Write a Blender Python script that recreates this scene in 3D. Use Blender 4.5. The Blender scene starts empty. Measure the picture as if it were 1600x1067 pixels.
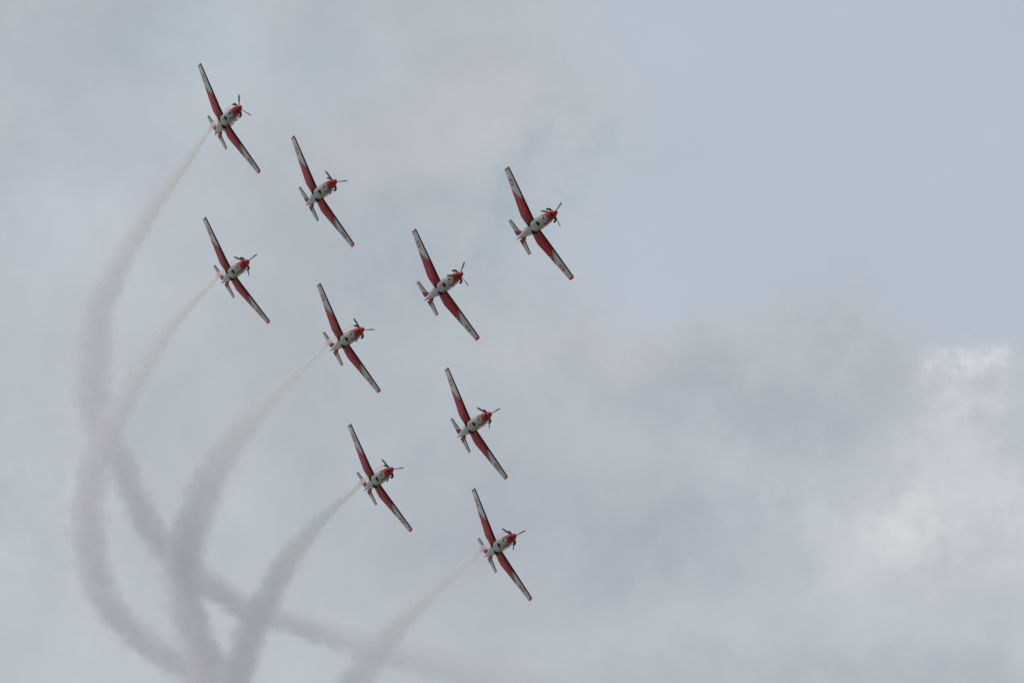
import bpy, math
import numpy as np
from mathutils import Vector, Matrix, Quaternion

S = bpy.context.scene
COL = S.collection
R = math.radians

# ------------------------------------------------------------------ camera
cam_data = bpy.data.cameras.new("camera")
cam = bpy.data.objects.new("camera", cam_data)
COL.objects.link(cam)
cam.location = (0, 0, 1.7)
cam.rotation_euler = (R(90 + 25), 0, 0)          # looking up at the display
cam_data.sensor_width = 36
cam_data.angle = R(6.0)                          # long telephoto
cam_data.clip_start = 0.5
cam_data.clip_end = 40000
S.camera = cam

# ------------------------------------------------------------------ node helper
def nd(nt, kind, ins=None, **props):
    n = nt.nodes.new(kind)
    for k, v in props.items():
        setattr(n, k, v)
    for k, v in (ins or {}).items():
        s = n.inputs[k]
        if isinstance(v, bpy.types.NodeSocket):
            nt.links.new(v, s)
        else:
            if s.type == 'VECTOR' and hasattr(v, '__len__'): v = tuple(v)[:3]
            s.default_value = v
    return n

def M(nt, op, a, b=None, c=None, clamp=False):
    ins = {0: a}
    if b is not None: ins[1] = b
    if c is not None: ins[2] = c
    return nd(nt, 'ShaderNodeMath', ins, operation=op, use_clamp=clamp).outputs[0]

def V(nt, op, a, b=None):
    ins = {0: a}
    if b is not None: ins[1] = b
    n = nd(nt, 'ShaderNodeVectorMath', ins, operation=op)
    return n.outputs['Value'] if op in ('LENGTH', 'DOT_PRODUCT') else n.outputs[0]

def mixc(nt, f, a, b):
    n = nd(nt, 'ShaderNodeMix', data_type='RGBA')
    for i, v in ((0, f), (6, a), (7, b)):
        if isinstance(v, bpy.types.NodeSocket): nt.links.new(v, n.inputs[i])
        else: n.inputs[i].default_value = v
    return n.outputs[2]

def ramp(nt, f, lo, hi, a=0.0, b=1.0, smooth=True):
    n = nd(nt, 'ShaderNodeMapRange', {0: f, 1: lo, 2: hi, 3: a, 4: b},
           interpolation_type='SMOOTHSTEP' if smooth else 'LINEAR')
    return n.outputs[0]

def lin(r, g, b):
    f = lambda c: c / 12.92 if c <= 0.04045 else ((c + 0.055) / 1.055) ** 2.4
    return tuple(f(c / 255.0) for c in (r, g, b)) + (1.0,)

# ------------------------------------------------------------------ daylight
SUN_DIR = Vector((-0.51, -0.02, 0.86)).normalized()
sun_data = bpy.data.lights.new("sun", 'SUN')
sun_data.energy = 1.7
sun_data.angle = R(7)
sun_data.color = (1.0, 0.95, 0.87)
sun = bpy.data.objects.new("sun", sun_data)
COL.objects.link(sun)
sun.rotation_euler = SUN_DIR.to_track_quat('Z', 'Y').to_euler()

world = bpy.data.worlds.new("World")
S.world = world
world.use_nodes = True
wt = world.node_tree
wt.nodes.clear()
sky = nd(wt, 'ShaderNodeTexSky', sky_type='NISHITA', sun_disc=False)
sky.sun_elevation = math.asin(SUN_DIR.z)
sky.sun_rotation = math.atan2(SUN_DIR.x, SUN_DIR.y)
SKY_STRENGTH = 0.1
# cloud deck, laid out by compass bearing and elevation in degrees
dirv = nd(wt, 'ShaderNodeTexCoord').outputs['Generated']
sx = nd(wt, 'ShaderNodeSeparateXYZ', {0: dirv})
bear = M(wt, 'MULTIPLY', M(wt, 'ARCTAN2', sx.outputs[0], sx.outputs[1]), math.degrees(1) * math.cos(R(25)))
elev = M(wt, 'SUBTRACT', M(wt, 'MULTIPLY', M(wt, 'ARCSINE', sx.outputs[2]), math.degrees(1)), 25.0)
uv = nd(wt, 'ShaderNodeCombineXYZ', {0: bear, 1: elev}).outputs[0]
warp = nd(wt, 'ShaderNodeTexNoise', {'Vector': dirv, 'Scale': 55.0, 'Detail': 7.0, 'Roughness': 0.62})
wv = V(wt, 'MULTIPLY', V(wt, 'SUBTRACT', warp.outputs['Color'], (0.5, 0.5, 0.5)), (2.3, 1.9, 0.0))
uvw = V(wt, 'ADD', uv, wv)
soft = nd(wt, 'ShaderNodeTexNoise', {'Vector': dirv, 'Scale': 30.0, 'Detail': 8.0, 'Roughness': 0.58}).outputs[0]
fine = nd(wt, 'ShaderNodeTexNoise', {'Vector': V(wt, 'ADD', dirv, (3.1, 1.7, 0.4)), 'Scale': 120.0, 'Detail': 6.0, 'Roughness': 0.6}).outputs[0]
sw = nd(wt, 'ShaderNodeSeparateXYZ', {0: uvw})
# a smooth blue-grey opening in the deck, the rest a soft grey bank
opening = M(wt, 'MULTIPLY', ramp(wt, sw.outputs[0], 0.0, 1.3), ramp(wt, sw.outputs[1], -0.12, 0.45))
acc = mixc(wt, opening, lin(187, 193, 199), lin(184, 195, 208))
SL = 0.0062
puff = ramp(wt, nd(wt, 'ShaderNodeTexNoise', {'Vector': V(wt, 'ADD', dirv, (5.3, 0.7, 2.4)), 'Scale': 80.0, 'Detail': 8.0, 'Roughness': 0.62}).outputs[0], 0.38, 0.60, 0.2, 1.35)
#  bearing, elevation (degrees), half sizes, colour change, billowing or not
CLOUDS = [
    (-2.75, 1.75, 0.95, 0.62, (-13, -11, -10), 0),
    (-1.60, 1.70, 0.55, 0.50, (1, 4, 7), 0),
    (-0.50, 1.25, 0.75, 0.40, (5, 3, 1), 0),
    (0.28, 0.80, 0.26, 0.60, (-13, -9, -7), 1),
    (-0.60, 0.50, 0.60, 0.30, (-8, -6, -4), 0),
    (-2.45, 0.95, 0.45, 0.25, (-4, -3, -1), 0),
    (-2.75, -1.00, 0.60, 0.45, (9, 9, 8), 1),
    (-2.60, 0.55, 0.50, 0.60, (1, 3, 5), 0),
    (2.40, -1.12, 0.30, 0.32, (17, 15, 11), 1),
    (2.05, -1.30, 0.40, 0.28, (8, 8, 6), 1),
    (2.76, -0.02, 0.24, 0.12, (26, 25, 22), 1),
    (2.72, -0.36, 0.20, 0.20, (14, 13, 11), 1),
    (2.95, -0.80, 0.40, 0.45, (12, 12, 11), 1),
    (0.85, -1.12, 0.70, 0.30, (-11, -9, -7), 0),
    (0.70, -0.06, 0.80, 0.14, (3, 2, -1), 0),
    (1.35, -0.30, 1.10, 0.26, (-12, -11, -9), 0),
    (2.60, -2.10, 2.00, 0.18, (-11, -10, -9), 0),
    (1.50, -1.05, 0.26, 0.40, (9, 9, 8), 1),
    (-0.20, -0.95, 0.50, 0.50, (-4, -4, -3), 0),
]
for (b0, e0, rb, re_, dc, billow) in CLOUDS:
    q = V(wt, 'MULTIPLY', V(wt, 'SUBTRACT', uvw, (b0, e0, 0)), (1 / rb, 1 / re_, 0))
    g = M(wt, 'EXPONENT', M(wt, 'MULTIPLY', V(wt, 'DOT_PRODUCT', q, q), -0.9))
    if billow: g = M(wt, 'MULTIPLY', g, puff)
    k = nd(wt, 'ShaderNodeVectorMath', {0: tuple(c * SL for c in dc), 'Scale': g}, operation='SCALE').outputs[0]
    acc = V(wt, 'ADD', acc, k)
mod = M(wt, 'ADD', ramp(wt, soft, 0.25, 0.75, -0.055, 0.055, False), ramp(wt, fine, 0.25, 0.75, -0.022, 0.022, False))
acc = V(wt, 'ADD', acc, nd(wt, 'ShaderNodeVectorMath', {0: (0.98, 0.98, 0.98), 'Scale': M(wt, 'MULTIPLY', mod, ramp(wt, opening, 0.0, 1.0, 1.0, 0.3, False))}, operation='SCALE').outputs[0])
acc = nd(wt, 'ShaderNodeVectorMath', {0: acc, 'Scale': 1 / SKY_STRENGTH}, operation='SCALE').outputs[0]
mixed = mixc(wt, 0.93, sky.outputs[0], acc)
bg = nd(wt, 'ShaderNodeBackground', {'Color': mixed, 'Strength': SKY_STRENGTH})
wo = nd(wt, 'ShaderNodeOutputWorld')
wt.links.new(bg.outputs[0], wo.inputs[0])

S.view_settings.view_transform = 'Standard'
S.view_settings.look = 'None'
S.view_settings.exposure = 0.0
S.view_settings.gamma = 1.0
S.cycles.volume_bounces = 3
S.cycles.max_bounces = 8
S.cycles.volume_max_steps = 512

# ------------------------------------------------------------------ where each plane flies: position, attitude, propeller angle
FLIGHT = {
    'A': ((3.417, 706.613, 342.571), (0.75637, -0.3279, 0.31306, -0.47157), 97),
    'B': ((-4.225, 720.982, 343.947), (0.75363, -0.33144, 0.31214, -0.47408), 82),
    'C': ((-22.701, 729.049, 363.094), (0.72698, -0.33162, 0.3452, -0.49231), 59),
    'D': ((-14.683, 726.306, 354.919), (0.73739, -0.32683, 0.34341, -0.48115), 20),
    'E': ((-22.261, 740.555, 354.377), (0.74261, -0.30131, 0.34024, -0.49192), 113),
    'F': ((-12.569, 739.651, 347.681), (0.75007, -0.32055, 0.33551, -0.47125), 25),
    'G': ((-1.897, 734.835, 337.694), (0.73933, -0.33374, 0.33814, -0.47715), 118),
    'H': ((-10.159, 748.565, 338.896), (0.73667, -0.3169, 0.34203, -0.48981), 19),
    'I': ((0.153, 739.948, 328.969), (0.72969, -0.33825, 0.35158, -0.47909), 0),
}
# every point: world position, radius of the smoke there, age density
SMOKE = {
    'C': [
        (-23.27, 729.75, 363.81, 0.100, 0.30),
        (-23.62, 730.92, 364.12, 0.130, 0.30),
        (-24.02, 732.23, 364.38, 0.160, 0.35),
        (-24.44, 733.75, 364.66, 0.190, 0.50),
        (-24.84, 735.28, 364.92, 0.230, 0.80),
        (-25.24, 736.71, 365.15, 0.270, 1.00),
        (-26.51, 741.46, 365.80, 0.402, 1.15),
        (-27.32, 744.69, 366.18, 0.520, 1.10),
        (-29.34, 751.67, 367.04, 0.762, 1.05),
        (-31.67, 760.19, 367.74, 1.080, 1.00),
        (-33.20, 765.79, 368.09, 1.265, 0.95),
        (-34.71, 772.06, 368.24, 1.473, 0.99),
        (-36.31, 778.82, 368.20, 1.708, 1.03),
        (-36.94, 784.91, 367.80, 2.026, 1.07),
        (-37.30, 790.11, 367.33, 2.198, 1.11),
        (-37.54, 795.23, 366.73, 2.167, 1.15),
        (-36.87, 800.34, 366.10, 2.016, 1.33),
        (-35.49, 805.34, 365.58, 1.905, 1.52),
        (-34.23, 811.45, 364.44, 1.875, 1.70),
        (-32.76, 816.77, 363.30, 1.884, 1.75),
        (-30.55, 821.10, 362.64, 1.892, 1.80),
        (-28.18, 824.97, 362.03, 1.816, 1.85),
        (-26.30, 827.72, 361.74, 1.821, 1.90),
        (-24.30, 830.30, 361.71, 1.742, 1.72),
        (-20.83, 834.20, 362.17, 1.666, 1.53),
        (-17.56, 838.00, 362.44, 1.673, 1.35),
        (-14.27, 841.56, 363.00, 1.847, 1.15),
        (-9.65, 846.67, 363.62, 1.941, 0.95),
        (-3.04, 853.61, 364.86, 2.126, 0.75),
        (3.67, 860.42, 366.36, 2.227, 0.55),
    ],
    'E': [
        (-22.86, 741.23, 355.10, 0.100, 0.30),
        (-23.23, 742.37, 355.45, 0.130, 0.30),
        (-23.64, 743.68, 355.76, 0.160, 0.35),
        (-24.07, 745.18, 356.09, 0.190, 0.50),
        (-24.48, 746.69, 356.40, 0.230, 0.80),
        (-24.89, 748.11, 356.69, 0.270, 1.00),
        (-27.25, 755.63, 357.83, 0.472, 1.01),
        (-29.03, 761.34, 358.57, 0.645, 0.92),
        (-30.78, 767.51, 359.13, 0.903, 0.83),
        (-32.26, 773.11, 359.47, 1.135, 0.81),
        (-33.82, 779.30, 359.67, 1.364, 0.88),
        (-35.20, 784.74, 359.74, 1.569, 0.95),
        (-36.46, 789.50, 359.73, 1.709, 1.01),
        (-37.38, 794.47, 359.48, 1.859, 1.08),
        (-37.90, 799.16, 359.07, 1.975, 1.15),
        (-38.13, 803.67, 358.57, 2.093, 1.22),
        (-38.13, 808.48, 357.92, 2.025, 1.31),
        (-37.67, 813.22, 357.21, 1.994, 1.40),
        (-36.56, 818.32, 356.45, 1.922, 1.49),
        (-34.39, 823.31, 356.05, 1.931, 1.58),
        (-31.66, 827.91, 355.98, 1.940, 1.67),
        (-28.83, 832.02, 355.94, 2.072, 1.76),
        (-26.43, 835.48, 355.60, 2.162, 1.85),
    ],
    'F': [
        (-13.19, 740.30, 348.41, 0.100, 0.30),
        (-13.61, 741.43, 348.75, 0.130, 0.30),
        (-14.09, 742.71, 349.04, 0.160, 0.35),
        (-14.59, 744.20, 349.36, 0.190, 0.50),
        (-15.08, 745.69, 349.66, 0.230, 0.80),
        (-15.56, 747.09, 349.93, 0.270, 1.00),
        (-16.54, 750.59, 350.42, 0.303, 1.08),
        (-17.69, 754.10, 351.03, 0.441, 0.96),
        (-19.15, 758.57, 351.71, 0.679, 0.84),
        (-21.40, 765.37, 352.60, 1.030, 0.82),
        (-23.39, 771.73, 353.20, 1.342, 0.91),
        (-25.35, 778.45, 353.55, 1.623, 0.99),
        (-27.07, 785.76, 353.52, 1.872, 1.08),
        (-28.39, 792.43, 353.21, 2.060, 1.17),
        (-29.35, 798.05, 352.76, 2.163, 1.27),
        (-29.56, 803.20, 352.15, 2.210, 1.39),
        (-29.18, 808.24, 351.45, 2.180, 1.50),
        (-28.50, 812.90, 350.75, 2.109, 1.62),
        (-27.45, 817.00, 350.17, 2.198, 1.73),
        (-26.27, 821.26, 349.45, 2.289, 1.85),
    ],
    'H': [
        (-10.75, 749.25, 339.62, 0.100, 0.30),
        (-11.11, 750.40, 339.95, 0.130, 0.30),
        (-11.52, 751.71, 340.24, 0.160, 0.35),
        (-11.96, 753.22, 340.54, 0.190, 0.50),
        (-12.38, 754.74, 340.83, 0.230, 0.80),
        (-12.79, 756.16, 341.09, 0.270, 1.00),
        (-13.91, 760.00, 341.62, 0.306, 1.03),
        (-15.06, 763.34, 342.22, 0.494, 0.86),
        (-16.57, 768.15, 342.85, 0.766, 0.79),
        (-18.35, 774.32, 343.41, 1.117, 0.81),
        (-19.97, 780.24, 343.77, 1.369, 0.83),
        (-21.10, 785.66, 343.82, 1.534, 0.85),
        (-22.47, 791.24, 343.85, 1.680, 0.89),
        (-23.44, 796.26, 343.67, 1.756, 0.93),
        (-24.17, 800.81, 343.39, 1.827, 0.96),
        (-24.75, 805.85, 342.93, 1.908, 1.00),
    ],
    'I': [
        (-0.41, 740.63, 329.71, 0.100, 0.30),
        (-0.78, 741.79, 330.03, 0.130, 0.30),
        (-1.20, 743.09, 330.31, 0.160, 0.35),
        (-1.65, 744.60, 330.61, 0.190, 0.50),
        (-2.08, 746.12, 330.89, 0.230, 0.80),
        (-2.51, 747.53, 331.14, 0.270, 1.00),
        (-4.31, 753.45, 332.02, 0.407, 0.96),
        (-5.96, 758.65, 332.77, 0.566, 0.79),
        (-7.63, 763.85, 333.43, 0.773, 0.82),
        (-9.33, 769.24, 333.97, 1.058, 0.84),
        (-10.82, 774.31, 334.30, 1.325, 0.89),
        (-12.38, 779.54, 334.56, 1.584, 0.95),
        (-14.08, 785.66, 334.62, 1.879, 1.00),
    ],
}

# ------------------------------------------------------------------ mesh helpers
def mesh_obj(name, verts, faces, mats, parent=None, smooth=True, fm=None, sharp=None):
    me = bpy.data.meshes.new(name)
    me.from_pydata([tuple(v) for v in verts], [], faces)
    for m in (mats if isinstance(mats, (list, tuple)) else [mats]):
        me.materials.append(m)
    if fm is not None:
        me.polygons.foreach_set('material_index', fm)
    if smooth:
        me.polygons.foreach_set('use_smooth', [True] * len(me.polygons))
    me.update()
    if sharp:
        me.set_sharp_from_angle(angle=R(sharp))
    o = bpy.data.objects.new(name, me)
    COL.objects.link(o)
    if parent is not None:
        o.parent = parent
    return o

class Geo:
    """collects shapes into one mesh"""
    def __init__(self): self.v, self.f = [], []
    def add(self, v, f):
        n = len(self.v); self.v += [tuple(map(float, p)) for p in v]; self.f += [tuple(i + n for i in q) for q in f]; return self
    def rings(self, rings, cap0=True, cap1=True, closed=True):
        k = len(rings[0]); v = [p for r in rings for p in r]; f = []
        for i in range(len(rings) - 1):
            for j in range(k if closed else k - 1):
                a, b = i * k + j, i * k + (j + 1) % k
                f.append((a, b, b + k, a + k))
        if cap0: f.append(tuple(range(k))[::-1])
        if cap1: f.append(tuple(range((len(rings) - 1) * k, len(rings) * k)))
        return self.add(v, f)
    def tube(self, pts, rad, seg=14, flat=1.0):
        P = [Vector(p) for p in pts]; rr = rad if isinstance(rad, (list, tuple)) else [rad] * len(P)
        up = Vector((0, 0, 1)); rings = []
        for i, p in enumerate(P):
            t = (P[min(i + 1, len(P) - 1)] - P[max(i - 1, 0)]).normalized()
            s = t.cross(up)
            if s.length < 1e-3: s = t.cross(Vector((0, 1, 0)))
            s.normalize(); n = s.cross(t)
            rings.append([p + (s * math.cos(a) + n * flat * math.sin(a)) * rr[i] for a in np.linspace(0, 2 * math.pi, seg, endpoint=False)])
        return self.rings(rings)
    def lathe(self, prof, seg=32, axis='x', origin=(0, 0, 0)):
        rings = []
        for (a, r) in prof:
            ring = []
            for t in np.linspace(0, 2 * math.pi, seg, endpoint=False):
                c, s = r * math.cos(t), r * math.sin(t)
                p = (a, c, s) if axis == 'x' else (c, s, a)
                ring.append((p[0] + origin[0], p[1] + origin[1], p[2] + origin[2]))
            rings.append(ring)
        return self.rings(rings)
    def box(self, c, s):
        x, y, z = c; a, b, d = (q / 2 for q in s)
        v = [(x + i * a, y + j * b, z + k * d) for i in (-1, 1) for j in (-1, 1) for k in (-1, 1)]
        return self.add(v, [(0, 1, 3, 2), (4, 6, 7, 5), (0, 4, 5, 1), (2, 3, 7, 6), (0, 2, 6, 4), (1, 5, 7, 3)])
    def build(self, name, mats, parent=None, smooth=True, sharp=35): return mesh_obj(name, self.v, self.f, mats, parent, smooth, None, sharp)

def interp(x, tab, c):
    xs = [t[0] for t in tab]; ys = [t[c] for t in tab]
    if xs[0] > xs[-1]: xs, ys = xs[::-1], ys[::-1]
    return float(np.interp(x, xs, ys))

def smooth_tab(tab, n):
    """Catmull-Rom through the rows of a table"""
    T = np.array(tab, float); out = []
    for s in np.linspace(0, len(T) - 1, n):
        i = min(int(s), len(T) - 2); u = s - i
        p0, p1, p2, p3 = T[max(i - 1, 0)], T[i], T[i + 1], T[min(i + 2, len(T) - 1)]
        out.append(0.5 * (2 * p1 + (p2 - p0) * u + (2 * p0 - 5 * p1 + 4 * p2 - p3) * u ** 2 + (3 * p1 - 3 * p2 + p3 - p0) * u ** 3))
    return out

# ------------------------------------------------------------------ materials
def mat(name):
    m = bpy.data.materials.new(name); m.use_nodes = True
    nt = m.node_tree; nt.nodes.clear()
    return m, nt

def finish(nt, color, rough=0.4, metal=0.0, coat=0.0, bump=None, **kw):
    ins = {'Base Color': color, 'Roughness': rough, 'Metallic': metal, 'Coat Weight': coat, 'Coat Roughness': 0.12, 'Specular IOR Level': 0.18}
    ins.update(kw)
    b = nd(nt, 'ShaderNodeBsdfPrincipled', ins)
    o = nd(nt, 'ShaderNodeOutputMaterial')
    nt.links.new(b.outputs[0], o.inputs[0])
    return b

def worn(nt, color, amount=0.12, scale=3.0):
    """faint grime and fading that belongs to the paint"""
    p = nd(nt, 'ShaderNodeTexCoord').outputs['Object']
    n = nd(nt, 'ShaderNodeTexNoise', {'Vector': V(nt, 'MULTIPLY', p, (0.6, 2.0, 2.0)), 'Scale': scale, 'Detail': 5.0, 'Roughness': 0.6}).outputs[0]
    k = ramp(nt, n, 0.35, 0.75, 1.0, 1.0 - amount)
    return nd(nt, 'ShaderNodeVectorMath', {0: color, 'Scale': k}, operation='SCALE').outputs[0]

RED = (0.46, 0.005, 0.010, 1)
WHITE = (0.68, 0.68, 0.66, 1)
BLACK = (0.016, 0.017, 0.021, 1)

def plain(name, col, rough=0.5, metal=0.0, coat=0.0, wear=0.15, **kw):
    m, nt = mat(name)
    finish(nt, worn(nt, col, wear), rough, metal, coat, **kw)
    return m

def axes(nt):
    s = nd(nt, 'ShaderNodeSeparateXYZ', {0: nd(nt, 'ShaderNodeTexCoord').outputs['Object']})
    return s.outputs[0], s.outputs[1], s.outputs[2]

# fuselage: red nose and flanks, white belly, white and black dividing line
m_body, nt = mat("fuselage_paint")
x, y, z = axes(nt)
line = ramp(nt, x, -1.25, -3.1, -0.545, 0.14)
dz = M(nt, 'SUBTRACT', z, line)                       # height above the dividing line
nose = M(nt, 'GREATER_THAN', x, -0.50)
hi = M(nt, 'GREATER_THAN', dz, 0.068)
isred = M(nt, 'MAXIMUM', nose, hi)
blk = M(nt, 'MULTIPLY', M(nt, 'GREATER_THAN', dz, 0.02), M(nt, 'LESS_THAN', dz, 0.048))
blk = M(nt, 'MULTIPLY', blk, M(nt, 'LESS_THAN', x, -0.5))
tailw = M(nt, 'LESS_THAN', x, -6.3)
isred = M(nt, 'MULTIPLY', isred, M(nt, 'SUBTRACT', 1.0, M(nt, 'MULTIPLY', tailw, M(nt, 'LESS_THAN', z, 0.22))))
c = mixc(nt, blk, (0.53, 0.535, 0.525, 1), BLACK)
c = mixc(nt, isred, c, RED)
# panel joints round the belly
gx = M(nt, 'PINGPONG', M(nt, 'ADD', x, 0.13), 0.42)
pj = M(nt, 'MULTIPLY', M(nt, 'LESS_THAN', gx, 0.008), 0.35)
c = mixc(nt, pj, c, (0.10, 0.10, 0.10, 1))
ay = M(nt, 'ABSOLUTE', y)
pl = M(nt, 'LESS_THAN', M(nt, 'ABSOLUTE', M(nt, 'SUBTRACT', ay, 0.34)), 0.011)
pl = M(nt, 'MULTIPLY', pl, M(nt, 'GREATER_THAN', x, -2.55))
pc = M(nt, 'MULTIPLY', M(nt, 'LESS_THAN', M(nt, 'ABSOLUTE', M(nt, 'ADD', x, 2.55)), 0.014), M(nt, 'LESS_THAN', ay, 0.35))
c = mixc(nt, M(nt, 'MULTIPLY', M(nt, 'MAXIMUM', pl, pc), 0.55), c, (0.07, 0.07, 0.07, 1))
# oil and exhaust staining streaked along the belly
p = nd(nt, 'ShaderNodeTexCoord').outputs['Object']
st = nd(nt, 'ShaderNodeTexNoise', {'Vector': V(nt, 'MULTIPLY', p, (0.5, 5.0, 2.0)), 'Scale': 1.6, 'Detail': 5.0, 'Roughness': 0.65}).outputs[0]
c = mixc(nt, M(nt, 'MULTIPLY', ramp(nt, st, 0.42, 0.75), 0.55), c, (0.24, 0.21, 0.17, 1))
finish(nt, worn(nt, c, 0.12, 2.0), 0.42, 0, 0.12)

# wing: red inside, white outside, black leading edge, red and white roundel
m_wing, nt = mat("wing_paint")
x, y, z = axes(nt)
ay = M(nt, 'ABSOLUTE', y)
le_in = ramp(nt, ay, 0.45, 1.4, -2.87, -2.68, False)
le = M(nt, 'ADD', le_in, ramp(nt, ay, 1.4, 5.2, 0.0, -0.26, False))
boot = M(nt, 'GREATER_THAN', M(nt, 'SUBTRACT', x, le), -0.10)
yb = ramp(nt, x, -2.95, -4.2, 2.42, 3.5, False)
bow = M(nt, 'MULTIPLY', M(nt, 'SINE', ramp(nt, x, -2.95, -4.2, 0.0, math.pi, False)), -0.06)
dy = M(nt, 'SUBTRACT', ay, M(nt, 'ADD', yb, bow))
isred = M(nt, 'LESS_THAN', dy, 0.0)
strp = M(nt, 'MULTIPLY', M(nt, 'GREATER_THAN', dy, 0.07), M(nt, 'LESS_THAN', dy, 0.15))
c = mixc(nt, isred, WHITE, RED)
c = mixc(nt, strp, c, (0.05, 0.052, 0.07, 1))
rx = M(nt, 'ADD', x, 3.56); ry = M(nt, 'SUBTRACT', ay, 4.0)
disc = M(nt, 'LESS_THAN', M(nt, 'ADD', M(nt, 'MULTIPLY', rx, rx), M(nt, 'MULTIPLY', ry, ry)), 0.33 ** 2)
axx, ayy = M(nt, 'ABSOLUTE', rx), M(nt, 'ABSOLUTE', ry)
a1 = M(nt, 'MULTIPLY', M(nt, 'LESS_THAN', axx, 0.068), M(nt, 'LESS_THAN', ayy, 0.23))
a2 = M(nt, 'MULTIPLY', M(nt, 'LESS_THAN', ayy, 0.068), M(nt, 'LESS_THAN', axx, 0.22))
cross = M(nt, 'MAXIMUM', a1, a2)
c = mixc(nt, disc, c, RED)
c = mixc(nt, M(nt, 'MULTIPLY', disc, cross), c, WHITE)
c = mixc(nt, boot, c, BLACK)
# spanwise and chordwise skin joints
j1 = M(nt, 'LESS_THAN', M(nt, 'PINGPONG', ay, 0.70), 0.007)
c = mixc(nt, M(nt, 'MULTIPLY', j1, 0.35), c, (0.08, 0.07, 0.07, 1))
finish(nt, worn(nt, c, 0.16, 2.2), 0.45, 0, 0.03)

m_tail, nt = mat("tail_paint")
x, y, z = axes(nt)
ay = M(nt, 'ABSOLUTE', y)
le = ramp(nt, ay, 0.45, 1.7, -7.76, -8.10, False)
boot = M(nt, 'MULTIPLY', M(nt, 'GREATER_THAN', M(nt, 'SUBTRACT', x, le), -0.085), M(nt, 'GREATER_THAN', ay, 0.5))
isred = M(nt, 'LESS_THAN', ay, ramp(nt, x, -7.8, -8.65, 0.46, 0.68, False))
c = mixc(nt, isred, WHITE, RED)
c = mixc(nt, boot, c, BLACK)
finish(nt, worn(nt, c, 0.14), 0.42, 0, 0.1)

m_red = plain("red_paint", RED, 0.34, 0, 0.5)
m_white = plain("white_paint", WHITE, 0.4, 0, 0.3)
m_black = plain("black_recess", (0.010, 0.012, 0.017, 1), 0.7)
m_rubber = plain("tyre_rubber", (0.022, 0.022, 0.025, 1), 0.75)
m_metal = plain("bare_metal", (0.42, 0.42, 0.42, 1), 0.38, 0.8)
m_steel = plain("heat_stained_steel", (0.10, 0.075, 0.055, 1), 0.45, 0.4, 0, 0.5)
m_blade = plain("blade_grey", (0.17, 0.175, 0.18, 1), 0.45)
m_tipw = plain("blade_tip_white", (0.55, 0.55, 0.53, 1), 0.4)
m_cream = plain("cream_plastic", (0.55, 0.47, 0.33, 1), 0.45)
m_frame = plain("canopy_frame_paint", RED, 0.4, 0, 0.3)
m_seat = plain("cockpit_grey", (0.05, 0.055, 0.06, 1), 0.8)
m_glass, nt = mat("canopy_glass")
finish(nt, (0.55, 0.60, 0.62, 1), 0.03, 0, 0, **{'Transmission Weight': 1.0, 'IOR': 1.05})
m_lred, nt = mat("red_position_lamp")
finish(nt, (0.8, 0.05, 0.05, 1), 0.2, 0, 0, **{'Emission Color': (1.0, 0.12, 0.10, 1), 'Emission Strength': 1.3})
m_lgreen, nt = mat("green_position_lamp")
finish(nt, (0.03, 0.35, 0.12, 1), 0.2)

# ------------------------------------------------------------------ aircraft shapes (metres; x forward, y to its left, z up)
#        x,    half width, top,  bottom, squareness
BODY = [(-0.92, 0.400, 0.33, -0.575, 2.5), (-1.4, 0.432, 0.38, -0.685, 2.7), (-1.95, 0.472, 0.43, -0.755, 3.0),
        (-2.6, 0.515, 0.47, -0.780, 3.1), (-3.4, 0.520, 0.49, -0.775, 3.0), (-4.2, 0.505, 0.50, -0.745, 2.7),
        (-4.9, 0.455, 0.50, -0.655, 2.5), (-5.7, 0.375, 0.49, -0.510, 2.3), (-6.5, 0.290, 0.47, -0.345, 2.2),
        (-7.3, 0.205, 0.45, -0.180, 2.1), (-8.0, 0.125, 0.42, -0.045, 2.0), (-8.6, 0.060, 0.37, 0.095, 2.0), (-8.85, 0.030, 0.33, 0.165, 2.0)]
COWL = [(-0.10, 0.255, 0.245, -0.36, 2.1), (-0.20, 0.305, 0.275, -0.44, 2.2), (-0.45, 0.360, 0.30, -0.515, 2.35), (-0.68, 0.385, 0.315, -0.55, 2.4), (-0.92, 0.402, 0.332, -0.578, 2.5)]

def sections(tab, n, seg=48):
    rings = []
    for (x, w, t, b, e) in smooth_tab(tab, n):
        zc, h = (t + b) / 2, (t - b) / 2
        ring = []
        for a in np.linspace(0, 2 * math.pi, seg, endpoint=False):
            ca, sa = math.cos(a), math.sin(a)
            ee = e if sa < 0 else 2.2
            ring.append((x, w * math.copysign(abs(ca) ** (2 / ee), ca), zc + h * math.copysign(abs(sa) ** (2 / ee), sa)))
        rings.append(ring)
    return rings

def belly(x, y=0.0):
    w, t, b, e = (interp(x, COWL[:-1] + BODY, i) for i in (1, 2, 3, 4))
    zc, h = (t + b) / 2, (t - b) / 2
    return zc - h * (1 - min(1, abs(y) / w) ** e) ** (1 / e)

#        y,   LE x,  TE x,  z,  thickness
WING = [(0.30, -2.90, -4.44, -0.50, 0.150), (0.55, -2.84, -4.50, -0.50, 0.150), (1.25, -2.69, -4.58, -0.50, 0.148), (1.40, -2.68, -4.58, -0.487, 0.147),
        (2.40, -2.745, -4.40, -0.345, 0.142), (3.70, -2.835, -4.17, -0.17, 0.135), (5.03, -2.925, -3.93, 0.012, 0.125)]

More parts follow.
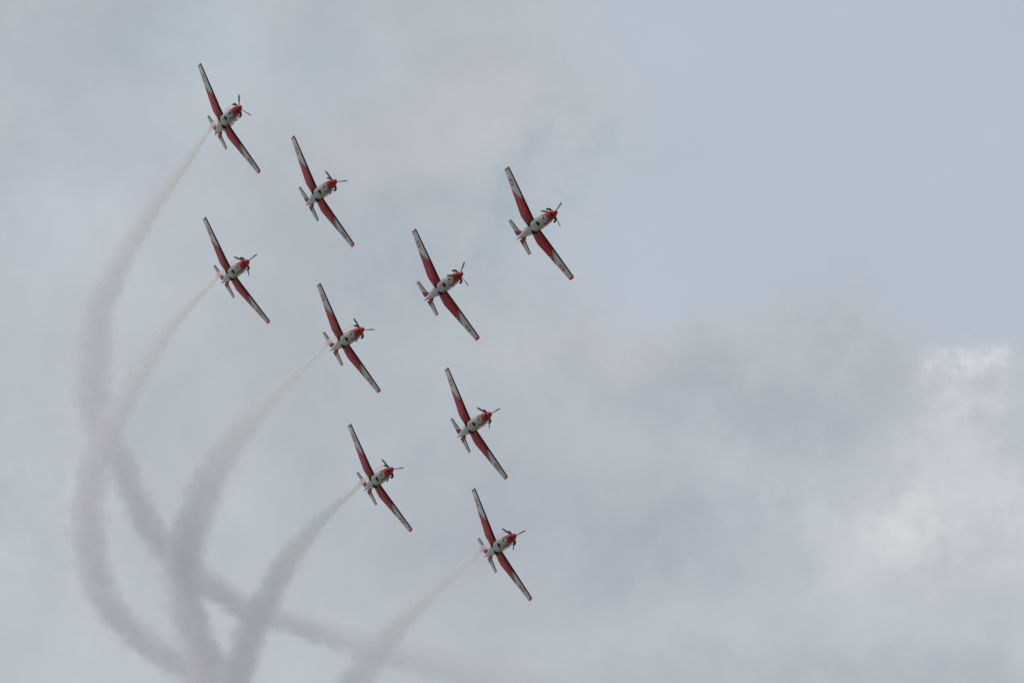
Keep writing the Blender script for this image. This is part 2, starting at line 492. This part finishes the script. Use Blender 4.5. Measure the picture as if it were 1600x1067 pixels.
def foil(u, t, lower):
    th = 5 * t * (0.2969 * math.sqrt(u) - 0.126 * u - 0.3516 * u * u + 0.2843 * u ** 3 - 0.1036 * u ** 4)
    m, p = 0.02, 0.4
    cam_ = m / p ** 2 * (2 * p * u - u * u) if u < p else m / (1 - p) ** 2 * (1 - 2 * p + 2 * p * u - u * u)
    if lower: return cam_ - th - 0.010 * math.sin(math.pi * u) ** 2 * (1 if u < 0.5 else 0.4)
    return cam_ + th

def foil_ring(y, side, c0=0.0, c1=1.0, tab=WING, n=18, thin=1.0):
    le, te, z, t = (interp(y, tab, i) for i in (1, 2, 3, 4))
    ch = le - te
    us = [c0 + (c1 - c0) * (1 - math.cos(math.pi * k / n)) / 2 for k in range(n + 1)] if c0 == 0 else list(np.linspace(c0, c1, 7))
    up = [(le - u * ch, side * y, z + foil(u, t * thin, False) * ch) for u in us]
    lo = [(le - u * ch, side * y, z + foil(u, t * thin, True) * ch) for u in us]
    return up + lo[::-1][(0 if c1 < 1 else 1):(None if c0 > 0 else -1)]

def wing_z(x, y):
    le, te, z, t = (interp(abs(y), WING, i) for i in (1, 2, 3, 4))
    u = (le - x) / (le - te)
    return z + foil(u, t, True) * (le - te)

def wing_loft(ys, side, c0, c1, **k):
    g = Geo(); rings = [foil_ring(y, side, c0, c1, **k) for y in ys]
    return g.rings(rings if side < 0 else [r[::-1] for r in rings])

TAIL = [(0.05, -7.00, -8.70, 0.28, 0.10), (0.20, -7.12, -8.70, 0.28, 0.10), (0.46, -7.74, -8.69, 0.28, 0.10), (0.60, -7.79, -8.69, 0.28, 0.10), (1.55, -8.05, -8.65, 0.28, 0.09), (1.62, -8.07, -8.65, 0.28, 0.09)]

def make_plane():
    root = bpy.data.objects.new("display_plane", None)
    root.empty_display_size = 0.5
    COL.objects.link(root)
    # fuselage
    g = Geo().rings(sections(BODY, 60))
    body = g.build("fuselage", m_body, root)
    # belly outlet: dark shield-shaped opening, lipped
    ol = [(-1.74, 0.0), (-1.92, 0.10), (-1.98, 0.205), (-2.20, 0.185), (-2.30, 0.0), (-2.20, -0.185), (-1.98, -0.205), (-1.92, -0.10)]
    g = Geo()
    g.rings([[(a, b * 1.0, belly(a, b) + 0.02) for a, b in ol], [(a, b, belly(a, b) - 0.030) for a, b in ol]])
    g.build("air_outlet", m_black, body, False)
    for (vx, vy, s) in ((-1.02, -0.16, 1.15), (-1.35, 0.30, 0.9), (-1.55, -0.40, 0.9)):
        g = Geo(); zz = belly(vx, vy)
        g.rings([[(vx + a * s, vy + b * s, belly(vx + a * s, vy + b * s) + 0.02) for a, b in ((.10, .02), (.0, .065), (-.12, .05), (-.09, -.05), (.02, -.06))],
                 [(vx + a * s, vy + b * s, belly(vx + a * s, vy + b * s) - 0.028) for a, b in ((.10, .02), (.0, .065), (-.12, .05), (-.09, -.05), (.02, -.06))]])
        g.build("vent", m_black, body, False)
    zz = belly(-2.75, -0.13)
    Geo().lathe([(zz + .02, .075), (zz - .03, .072), (zz - .07, .055), (zz - .09, .02)], 20, 'z', (-2.75, -0.13, 0)).build("beacon", m_cream, body)
    for (ax, ay_) in ((-4.95, 0.05), (-5.35, -0.08)):
        zz = belly(ax, ay_)
        Geo().rings([[(ax + .12, ay_ - .02, zz + .02), (ax + .12, ay_ + .02, zz + .02), (ax - .12, ay_ + .02, zz + .02), (ax - .12, ay_ - .02, zz + .02)],
                     [(ax - .03, ay_ - .012, zz - .14), (ax - .03, ay_ + .012, zz - .14), (ax - .13, ay_ + .012, zz - .14), (ax - .13, ay_ - .012, zz - .14)]]).build("antenna", m_white, body, False)
    # cowling with chin intake
    g = Geo().rings(sections(COWL, 16), True, False)
    cowl = g.build("cowling", m_body, root)
    ring = [(-0.075 - 0.05 * (math.sin(a) < 0), 0.12 * math.cos(a), -0.295 + 0.045 * math.sin(a)) for a in np.linspace(0, 2 * math.pi, 20, endpoint=False)]
    Geo().rings([[(p[0] - .10, p[1], p[2]) for p in ring], ring]).build("air_intake", m_black, cowl, False)
    for s in (-1, 1):
        pts = smooth_tab([(-0.40, s * .27, .02), (-0.43, s * .38, .035), (-0.50, s * .49, .03), (-0.64, s * .565, .0), (-0.82, s * .585, -.03)], 14)
        e = Geo().tube(pts, [0.085 + 0.01 * math.sin(i / 13 * 3) for i in range(14)], 18).build("exhaust_pipe", m_steel, root)
        Geo().lathe([(-0.828, .070), (-0.820, .070)], 18, 'x', (0, s * .585, -.0315)).build("pipe_mouth", m_black, e, False)
    # propeller (own origin at the hub, so it can be turned)
    prop = bpy.data.objects.new("propeller", None); COL.objects.link(prop); prop.parent = root; prop.location = (-0.06, 0, 0)
    prof = [(-0.045, .235), (0.0, .238)] + [(0.46 * math.sin(a), .238 * math.cos(a) ** 0.85) for a in np.linspace(0.12, 1.53, 12)]
    Geo().lathe(prof, 36).build("spinner", m_red, prop)
    for k in range(3):
        rings, tips = [], []
        for r in np.linspace(0.16, 1.18, 16):
            u = (r - .16) / 1.02
            ch = 0.08 + 0.07 * math.sin(min(1, u * 1.35) * math.pi / 2) - 0.05 * max(0, u - .75) / .25
            th = 0.05 * (1 - u) ** 1.5 + 0.016
            tw = R(58 - 36 * u)
            ring = []
            for a in np.linspace(0, 2 * math.pi, 16, endpoint=False):
                cx_, cz_ = ch / 2 * math.cos(a), th / 2 * math.sin(a)
                px = cx_ * math.sin(tw) + cz_ * math.cos(tw); py = cx_ * math.cos(tw) - cz_ * math.sin(tw)
                ring.append((px, py, r))
            rings.append(ring)
        rot = Matrix.Rotation(k * 2 * math.pi / 3, 3, 'X')
        rings = [[rot @ Vector(p) for p in r] for r in rings]
        b = Geo().rings(rings[:15]).build("blade", m_blade, prop)
        Geo().rings([[q + (rot @ Vector((0, 0, .0005))) for q in rings[14]], rings[15]]).build("blade_tip", m_tipw, b)
    # canopy, frame, cockpit
    cs = [(-1.75, .30, .42), (-2.1, .40, .66), (-2.6, .44, .92), (-3.2, .45, 1.04), (-4.0, .44, 1.06), (-4.8, .38, .92), (-5.5, .27, .66), (-5.9, .18, .50)]
    rings = []
    for (cx_, cw, ct) in smooth_tab(cs, 26):
        rings.append([(cx_, cw * math.cos(a), .36 + (ct - .36) * math.sin(a)) for a in np.linspace(0, math.pi, 18)])
    can = Geo().rings(rings, False, False, False).build("canopy", m_glass, root)
    for fx in (-2.35, -3.35, -4.35, -5.2):
        cw, ct = interp(fx, cs, 1), interp(fx, cs, 2)
        Geo().tube([(fx, (cw + .006) * math.cos(a), .36 + (ct - .354) * math.sin(a)) for a in np.linspace(0.02, math.pi - .02, 20)], 0.025, 8).build("canopy_frame", m_frame, can)
    for sx_ in (-2.95, -4.1):
        Geo().box((sx_, 0, .50), (.40, .42, .10)).box((sx_ - .27, 0, .66), (.10, .42, .42)).build("seat", m_seat, root, False)
    # wings
    for s in (-1, 1):
        w = wing_loft([.30, .55, .85, 1.25, 1.32, 1.40, 1.9, 2.4, 3.0, 3.7, 4.3, 4.82], s, 0.0, 0.715)
        w.rings([r if s < 0 else r[::-1] for r in (foil_ring(y, s) for y in (4.823, 4.93, 5.03))])
        w.rings([r if s < 0 else r[::-1] for r in (foil_ring(y, s, .716, 1.0) for y in (.30, .62))])
        wing = w.build("wing", m_wing, root)
        wing_loft([.63, 1.0, 1.25, 1.40, 1.9, 2.4, 2.78], s, .722, 1.0).build("flap", m_wing, wing)
        wing_loft([2.80, 3.2, 3.7, 4.3, 4.815], s, .722, 1.0).build("aileron", m_wing, wing)
        rr = []
        for dyy, f in ((0.0, 1.0), (.06, .99), (.11, .93), (.15, .80), (.175, .58)):
            base = foil_ring(5.03, s); ce = Vector((-3.45, 0, .02))
            rr.append([((p[0] - ce.x) * (1 - (1 - f) * .22) + ce.x, s * (5.032 + dyy), (p[2] - ce.z) * f + ce.z + dyy * .135) for p in base])
        Geo().rings(rr if s < 0 else [r[::-1] for r in rr]).build("wing_tip", m_red, wing)
        ml = m_lred if s > 0 else m_lgreen
        Geo().tube([(-2.93, s * 5.12, .025), (-2.975, s * 5.17, .03), (-3.05, s * 5.205, .035), (-3.14, s * 5.215, .04)], [.02, .035, .04, .02], 12).build("position_lamp", ml, wing)
        # aileron hinge fairing and pitot/underwing fittings
        for (hx, hy) in ((-3.72, 4.55), (-3.30, 3.60)):
            zz = wing_z(hx, hy)
            Geo().tube([(hx + .10, s * hy, zz), (hx + .03, s * hy, zz - .035), (hx - .06, s * hy, zz - .045), (hx - .14, s * hy, zz - .01)], [.012, .028, .03, .012], 10).build("hinge_fairing", m_white, wing)
        # retracted main gear: leg slot and leg in the wing, wheel in the belly
        a, b = Vector((-3.62, s * .52, 0)), Vector((-3.66, s * 1.22, 0))
        g = Geo(); r1, r2 = [], []
        n = 14
        for i in range(n + 1):
            q = a.lerp(b, i / n); hw = 0.062 - .02 * i / n
            zz = wing_z(q.x, q.y)
            r1.append((q, hw, zz))
        for i in range(n):
            (q0, h0, z0), (q1, h1, z1) = r1[i], r1[i + 1]
            g.add([(q0.x - h0, q0.y, z0 - .006), (q0.x + h0, q0.y, z0 - .006), (q1.x + h1, q1.y, z1 - .006), (q1.x - h1, q1.y, z1 - .006)], [(0, 1, 2, 3)])
        g.build("gear_slot", m_black, wing, False)
        leg = Geo().tube([(-3.62, s * .40, wing_z(-3.62, .5) - .04), (-3.64, s * .8, wing_z(-3.64, .8) - .012), (-3.66, s * 1.18, wing_z(-3.66, 1.18) - .006)], [.035, .032, .026], 12)
        leg.tube([(-3.60, s * 1.16, wing_z(-3.6, 1.16) - .004), (-3.82, s * 1.30, wing_z(-3.82, 1.3) - .004)], .018, 8).build("gear_leg", m_blade, root)
        wy = s * .275; zz = belly(-3.64, .275)
        Geo().lathe([(zz + .10, .250), (zz - .016, .245)], 32, 'z', (-3.64, wy, 0)).build("wheel_well", m_black, body, False)
        wh = Geo().lathe([(zz + .06, .11), (zz - .015, .11), (zz - .040, .14), (zz - .046, .16), (zz - .035, .195), (zz - .0, .21), (zz + .06, .20)], 32, 'z', (-3.64, wy, 0)).build("main_wheel", m_rubber, root)
        Geo().lathe([(zz - .012, .108), (zz - .026, .095), (zz - .030, .04), (zz - .050, .035), (zz - .052, .0)], 24, 'z', (-3.64, wy, 0)).build("wheel_hub", m_seat, wh)
        # tailplane half
        t = wing_loft([.05, .20, .33, .46, .60, 1.0, 1.53], s, 0.0, 0.64, tab=TAIL).build("tailplane", m_tail, root)
        wing_loft([.20, .46, .60, 1.0, 1.53], s, .648, 1.0, tab=TAIL).build("elevator", m_tail, t)
        wing_loft([1.532, 1.58, 1.60], s, 0.0, 1.0, tab=TAIL).build("tail_tip", m_red, t)
    # fin and rudder
    FIN = [(0.36, -6.20, -8.62), (0.55, -7.05, -8.66), (0.8, -7.45, -8.72), (1.80, -8.15, -8.86)]
    def finring(z, x0, x1, th=.06):
        us = [(1 - math.cos(math.pi * k / 10)) / 2 for k in range(11)]
        f = lambda u: th * 2.6 * (math.sqrt(u) * .6 - u * .35 - u * u * .25)
        return [(x0 - u * (x0 - x1), f(u), z) for u in us] + [(x0 - u * (x0 - x1), -f(u), z) for u in us[::-1][1:-1]]
    fin = Geo().rings([finring(z, a, b - .0) for z, a, b in smooth_tab(FIN, 14)]).build("fin", m_red, root)
    Geo().rings([[(x0, .035, z), (x0, -.035, z), (x1, -.004, z), (x1, .004, z)] for z, x0, x1 in ((.20, -8.86, -9.10), (.45, -8.70, -9.24), (.9, -8.76, -9.26), (1.83, -8.89, -9.28))]).build("rudder", m_red, fin, False)
    return root

def copy_tree(o, parent=None):
    c = o.copy(); COL.objects.link(c); c.parent = parent
    for ch in o.children:
        copy_tree(ch, c)
    return c

LABELS = {
    'A': "smokeless red and white plane farthest right, one blade up right, nearest the open sky",
    'B': "smokeless red and white plane just lower left of the rightmost plane, two blades spread right",
    'C': "topmost red and white plane, one propeller blade straight up, pouring the longest smoke trail",
    'D': "smokeless red and white plane right of the topmost smoking plane, level blade pointing right",
    'E': "smoking red and white plane directly below the topmost plane at the left",
    'F': "smoking red and white plane in the middle, between the upper left and lower right planes",
    'G': "smokeless red and white plane just above the lowest smoking plane",
    'H': "smoking red and white plane left of the lowest plane, second nearest the bottom",
    'I': "lowest red and white plane, trailing short smoke to the bottom edge",
}
proto = make_plane()
first = True
for key, (loc, q, ang) in FLIGHT.items():
    o = proto if first else copy_tree(proto)
    first = False
    o.location = loc
    o.rotation_mode = 'QUATERNION'
    o.rotation_quaternion = q
    o['label'] = LABELS[key]
    o['category'] = "airplane"
    o['group'] = "red and white display planes flying in formation"
    for ch in o.children:
        if ch.name.startswith("propeller"):
            ch.rotation_euler = (-R(ang), 0, 0)

# ------------------------------------------------------------------ smoke trails
SMOKE_STEP = 0.30
def curve_node(nt, t, ys):
    n = nd(nt, 'ShaderNodeFloatCurve', {'Factor': 1.0, 'Value': t})
    cv = n.mapping.curves[0]; N = len(ys)
    lo, hi = min(ys), max(ys); rng = max(hi - lo, 1e-6)
    f = [(y - lo) / rng for y in ys]
    cv.points[0].location = (0, f[0]); cv.points[1].location = (1, f[-1])
    for i in range(1, N - 1):
        cv.points.new(i / (N - 1), f[i])
    for p in cv.points: p.handle_type = 'AUTO'
    n.mapping.update()
    return M(nt, 'MULTIPLY_ADD', n.outputs[0], rng, lo)

SMOKE_LABELS = {
    'C': "longest smoke trail, from the topmost plane down the left side then right along the bottom",
    'E': "smoke trail of the plane below the topmost one, crossing the longest trail at the left",
    'F': "smoke trail of the middle plane, sweeping left then down to the bottom edge",
    'H': "smoke trail of the second lowest plane, running straight down to the bottom edge",
    'I': "short smoke trail of the lowest plane, reaching the bottom edge at the centre",
}
for key, rows in SMOKE.items():
    T = np.array(smooth_tab(rows, 8 * (len(rows) - 1) + 1))
    a, b = Vector(T[0, :3]), Vector(T[-1, :3])
    zax = (b - a).normalized()
    xax = Vector((1, 0, 0)); xax = (xax - zax * xax.dot(zax)).normalized()
    yax = zax.cross(xax)
    rot = Matrix((xax, yax, zax)).transposed()
    L_ = np.array([rot.transposed() @ (Vector(p) - a) for p in T[:, :3]])
    L_[:, 2] = np.maximum.accumulate(L_[:, 2] + np.arange(len(L_)) * 1e-5)
    Lz = L_[-1, 2]
    ts = np.linspace(0, 1, 41)
    zz = ts * Lz
    cx_ = np.interp(zz, L_[:, 2], L_[:, 0]); cy_ = np.interp(zz, L_[:, 2], L_[:, 1])
    rr = np.interp(zz, L_[:, 2], T[:, 3]); dd = np.interp(zz, L_[:, 2], T[:, 4])
    ph = np.concatenate([[0], np.cumsum(np.diff(zz) / ((rr[1:] + rr[:-1]) / 2))])
    m, nt = mat("oil_smoke")
    p = nd(nt, 'ShaderNodeTexCoord').outputs['Object']
    s = nd(nt, 'ShaderNodeSeparateXYZ', {0: p})
    t = M(nt, 'DIVIDE', s.outputs[2], Lz)
    rad = curve_node(nt, t, rr)
    ux = M(nt, 'DIVIDE', M(nt, 'SUBTRACT', s.outputs[0], curve_node(nt, t, cx_)), rad)
    uy = M(nt, 'DIVIDE', M(nt, 'SUBTRACT', s.outputs[1], curve_node(nt, t, cy_)), rad)
    uvn = nd(nt, 'ShaderNodeCombineXYZ', {0: ux, 1: uy, 2: curve_node(nt, t, ph)}).outputs[0]
    d = M(nt, 'SQRT', M(nt, 'ADD', M(nt, 'MULTIPLY', ux, ux), M(nt, 'MULTIPLY', uy, uy)))
    n1 = nd(nt, 'ShaderNodeTexNoise', {'Vector': uvn, 'Scale': 1.5, 'Detail': 6.0, 'Roughness': 0.70}).outputs[0]
    prof = M(nt, 'ADD', M(nt, 'SUBTRACT', 0.98, d), M(nt, 'MULTIPLY', M(nt, 'SUBTRACT', n1, 0.5), 2.4))
    prof = ramp(nt, prof, 0.0, 0.42)
    n2 = nd(nt, 'ShaderNodeTexNoise', {'Vector': uvn, 'Scale': 0.42, 'Detail': 2.0}).outputs[0]
    prof = M(nt, 'MULTIPLY', prof, ramp(nt, n2, 0.3, 0.7, 0.85, 1.15, False))
    dens = M(nt, 'MULTIPLY', prof, M(nt, 'DIVIDE', M(nt, 'MULTIPLY', curve_node(nt, t, dd), 0.62), rad))
    young = ramp(nt, s.outputs[2], 3.0, 8.0)
    old = ramp(nt, s.outputs[2], 9.0, 55.0)
    col = mixc(nt, young, (0.95, 0.74, 0.72, 1), mixc(nt, old, (0.925, 0.918, 0.905, 1), (0.895, 0.883, 0.918, 1)))
    vol = nd(nt, 'ShaderNodeVolumePrincipled', {'Color': col, 'Density': dens, 'Anisotropy': 0.45})
    out = nd(nt, 'ShaderNodeOutputMaterial'); nt.links.new(vol.outputs[0], out.inputs['Volume'])
    # the bounding skin of the trail, a little wider than the smoke
    rings = []
    seg = 18
    for i in range(len(ts)):
        k = 1.5
        e0 = zz[i] + (-.15 if i == 0 else (.15 if i == len(ts) - 1 else 0))
        rings.append([(cx_[i] + rr[i] * k * math.cos(q), cy_[i] + rr[i] * k * math.sin(q), e0) for q in np.linspace(0, 2 * math.pi, seg, endpoint=False)])
    o = Geo().rings(rings).build("smoke_trail", m)
    o.matrix_world = Matrix.Translation(a) @ rot.to_4x4()
    bb = np.array([v.co for v in o.data.vertices]); size = float((bb.max(0) - bb.min(0)).mean())
    m.cycles.volume_step_rate = SMOKE_STEP / (size / 10.0)
    m.cycles.homogeneous_volume = False
    o['label'] = SMOKE_LABELS[key]; o['category'] = "smoke trail"; o['group'] = "smoke trails behind the planes"

# ------------------------------------------------------------------ airfield below, out of frame, whose light reaches the bellies
m_ground, nt = mat("dry_airfield_grass")
p = nd(nt, 'ShaderNodeTexCoord').outputs['Object']
n1 = nd(nt, 'ShaderNodeTexNoise', {'Vector': p, 'Scale': 0.01, 'Detail': 8.0, 'Roughness': 0.65}).outputs[0]
finish(nt, mixc(nt, ramp(nt, n1, 0.35, 0.65), (0.145, 0.155, 0.12, 1), (0.21, 0.205, 0.17, 1)), 0.9)
N = 64
gv = [(0, 0, 0)] + [(15000 * math.cos(a), 15000 * math.sin(a), 0) for a in np.linspace(0, 2 * math.pi, N, endpoint=False)]
ground = mesh_obj("ground", gv, [(0, i + 1, (i + 1) % N + 1) for i in range(N)], m_ground, None, False)
ground['kind'] = "structure"
ground['label'] = "pale dry grass airfield far below the planes"
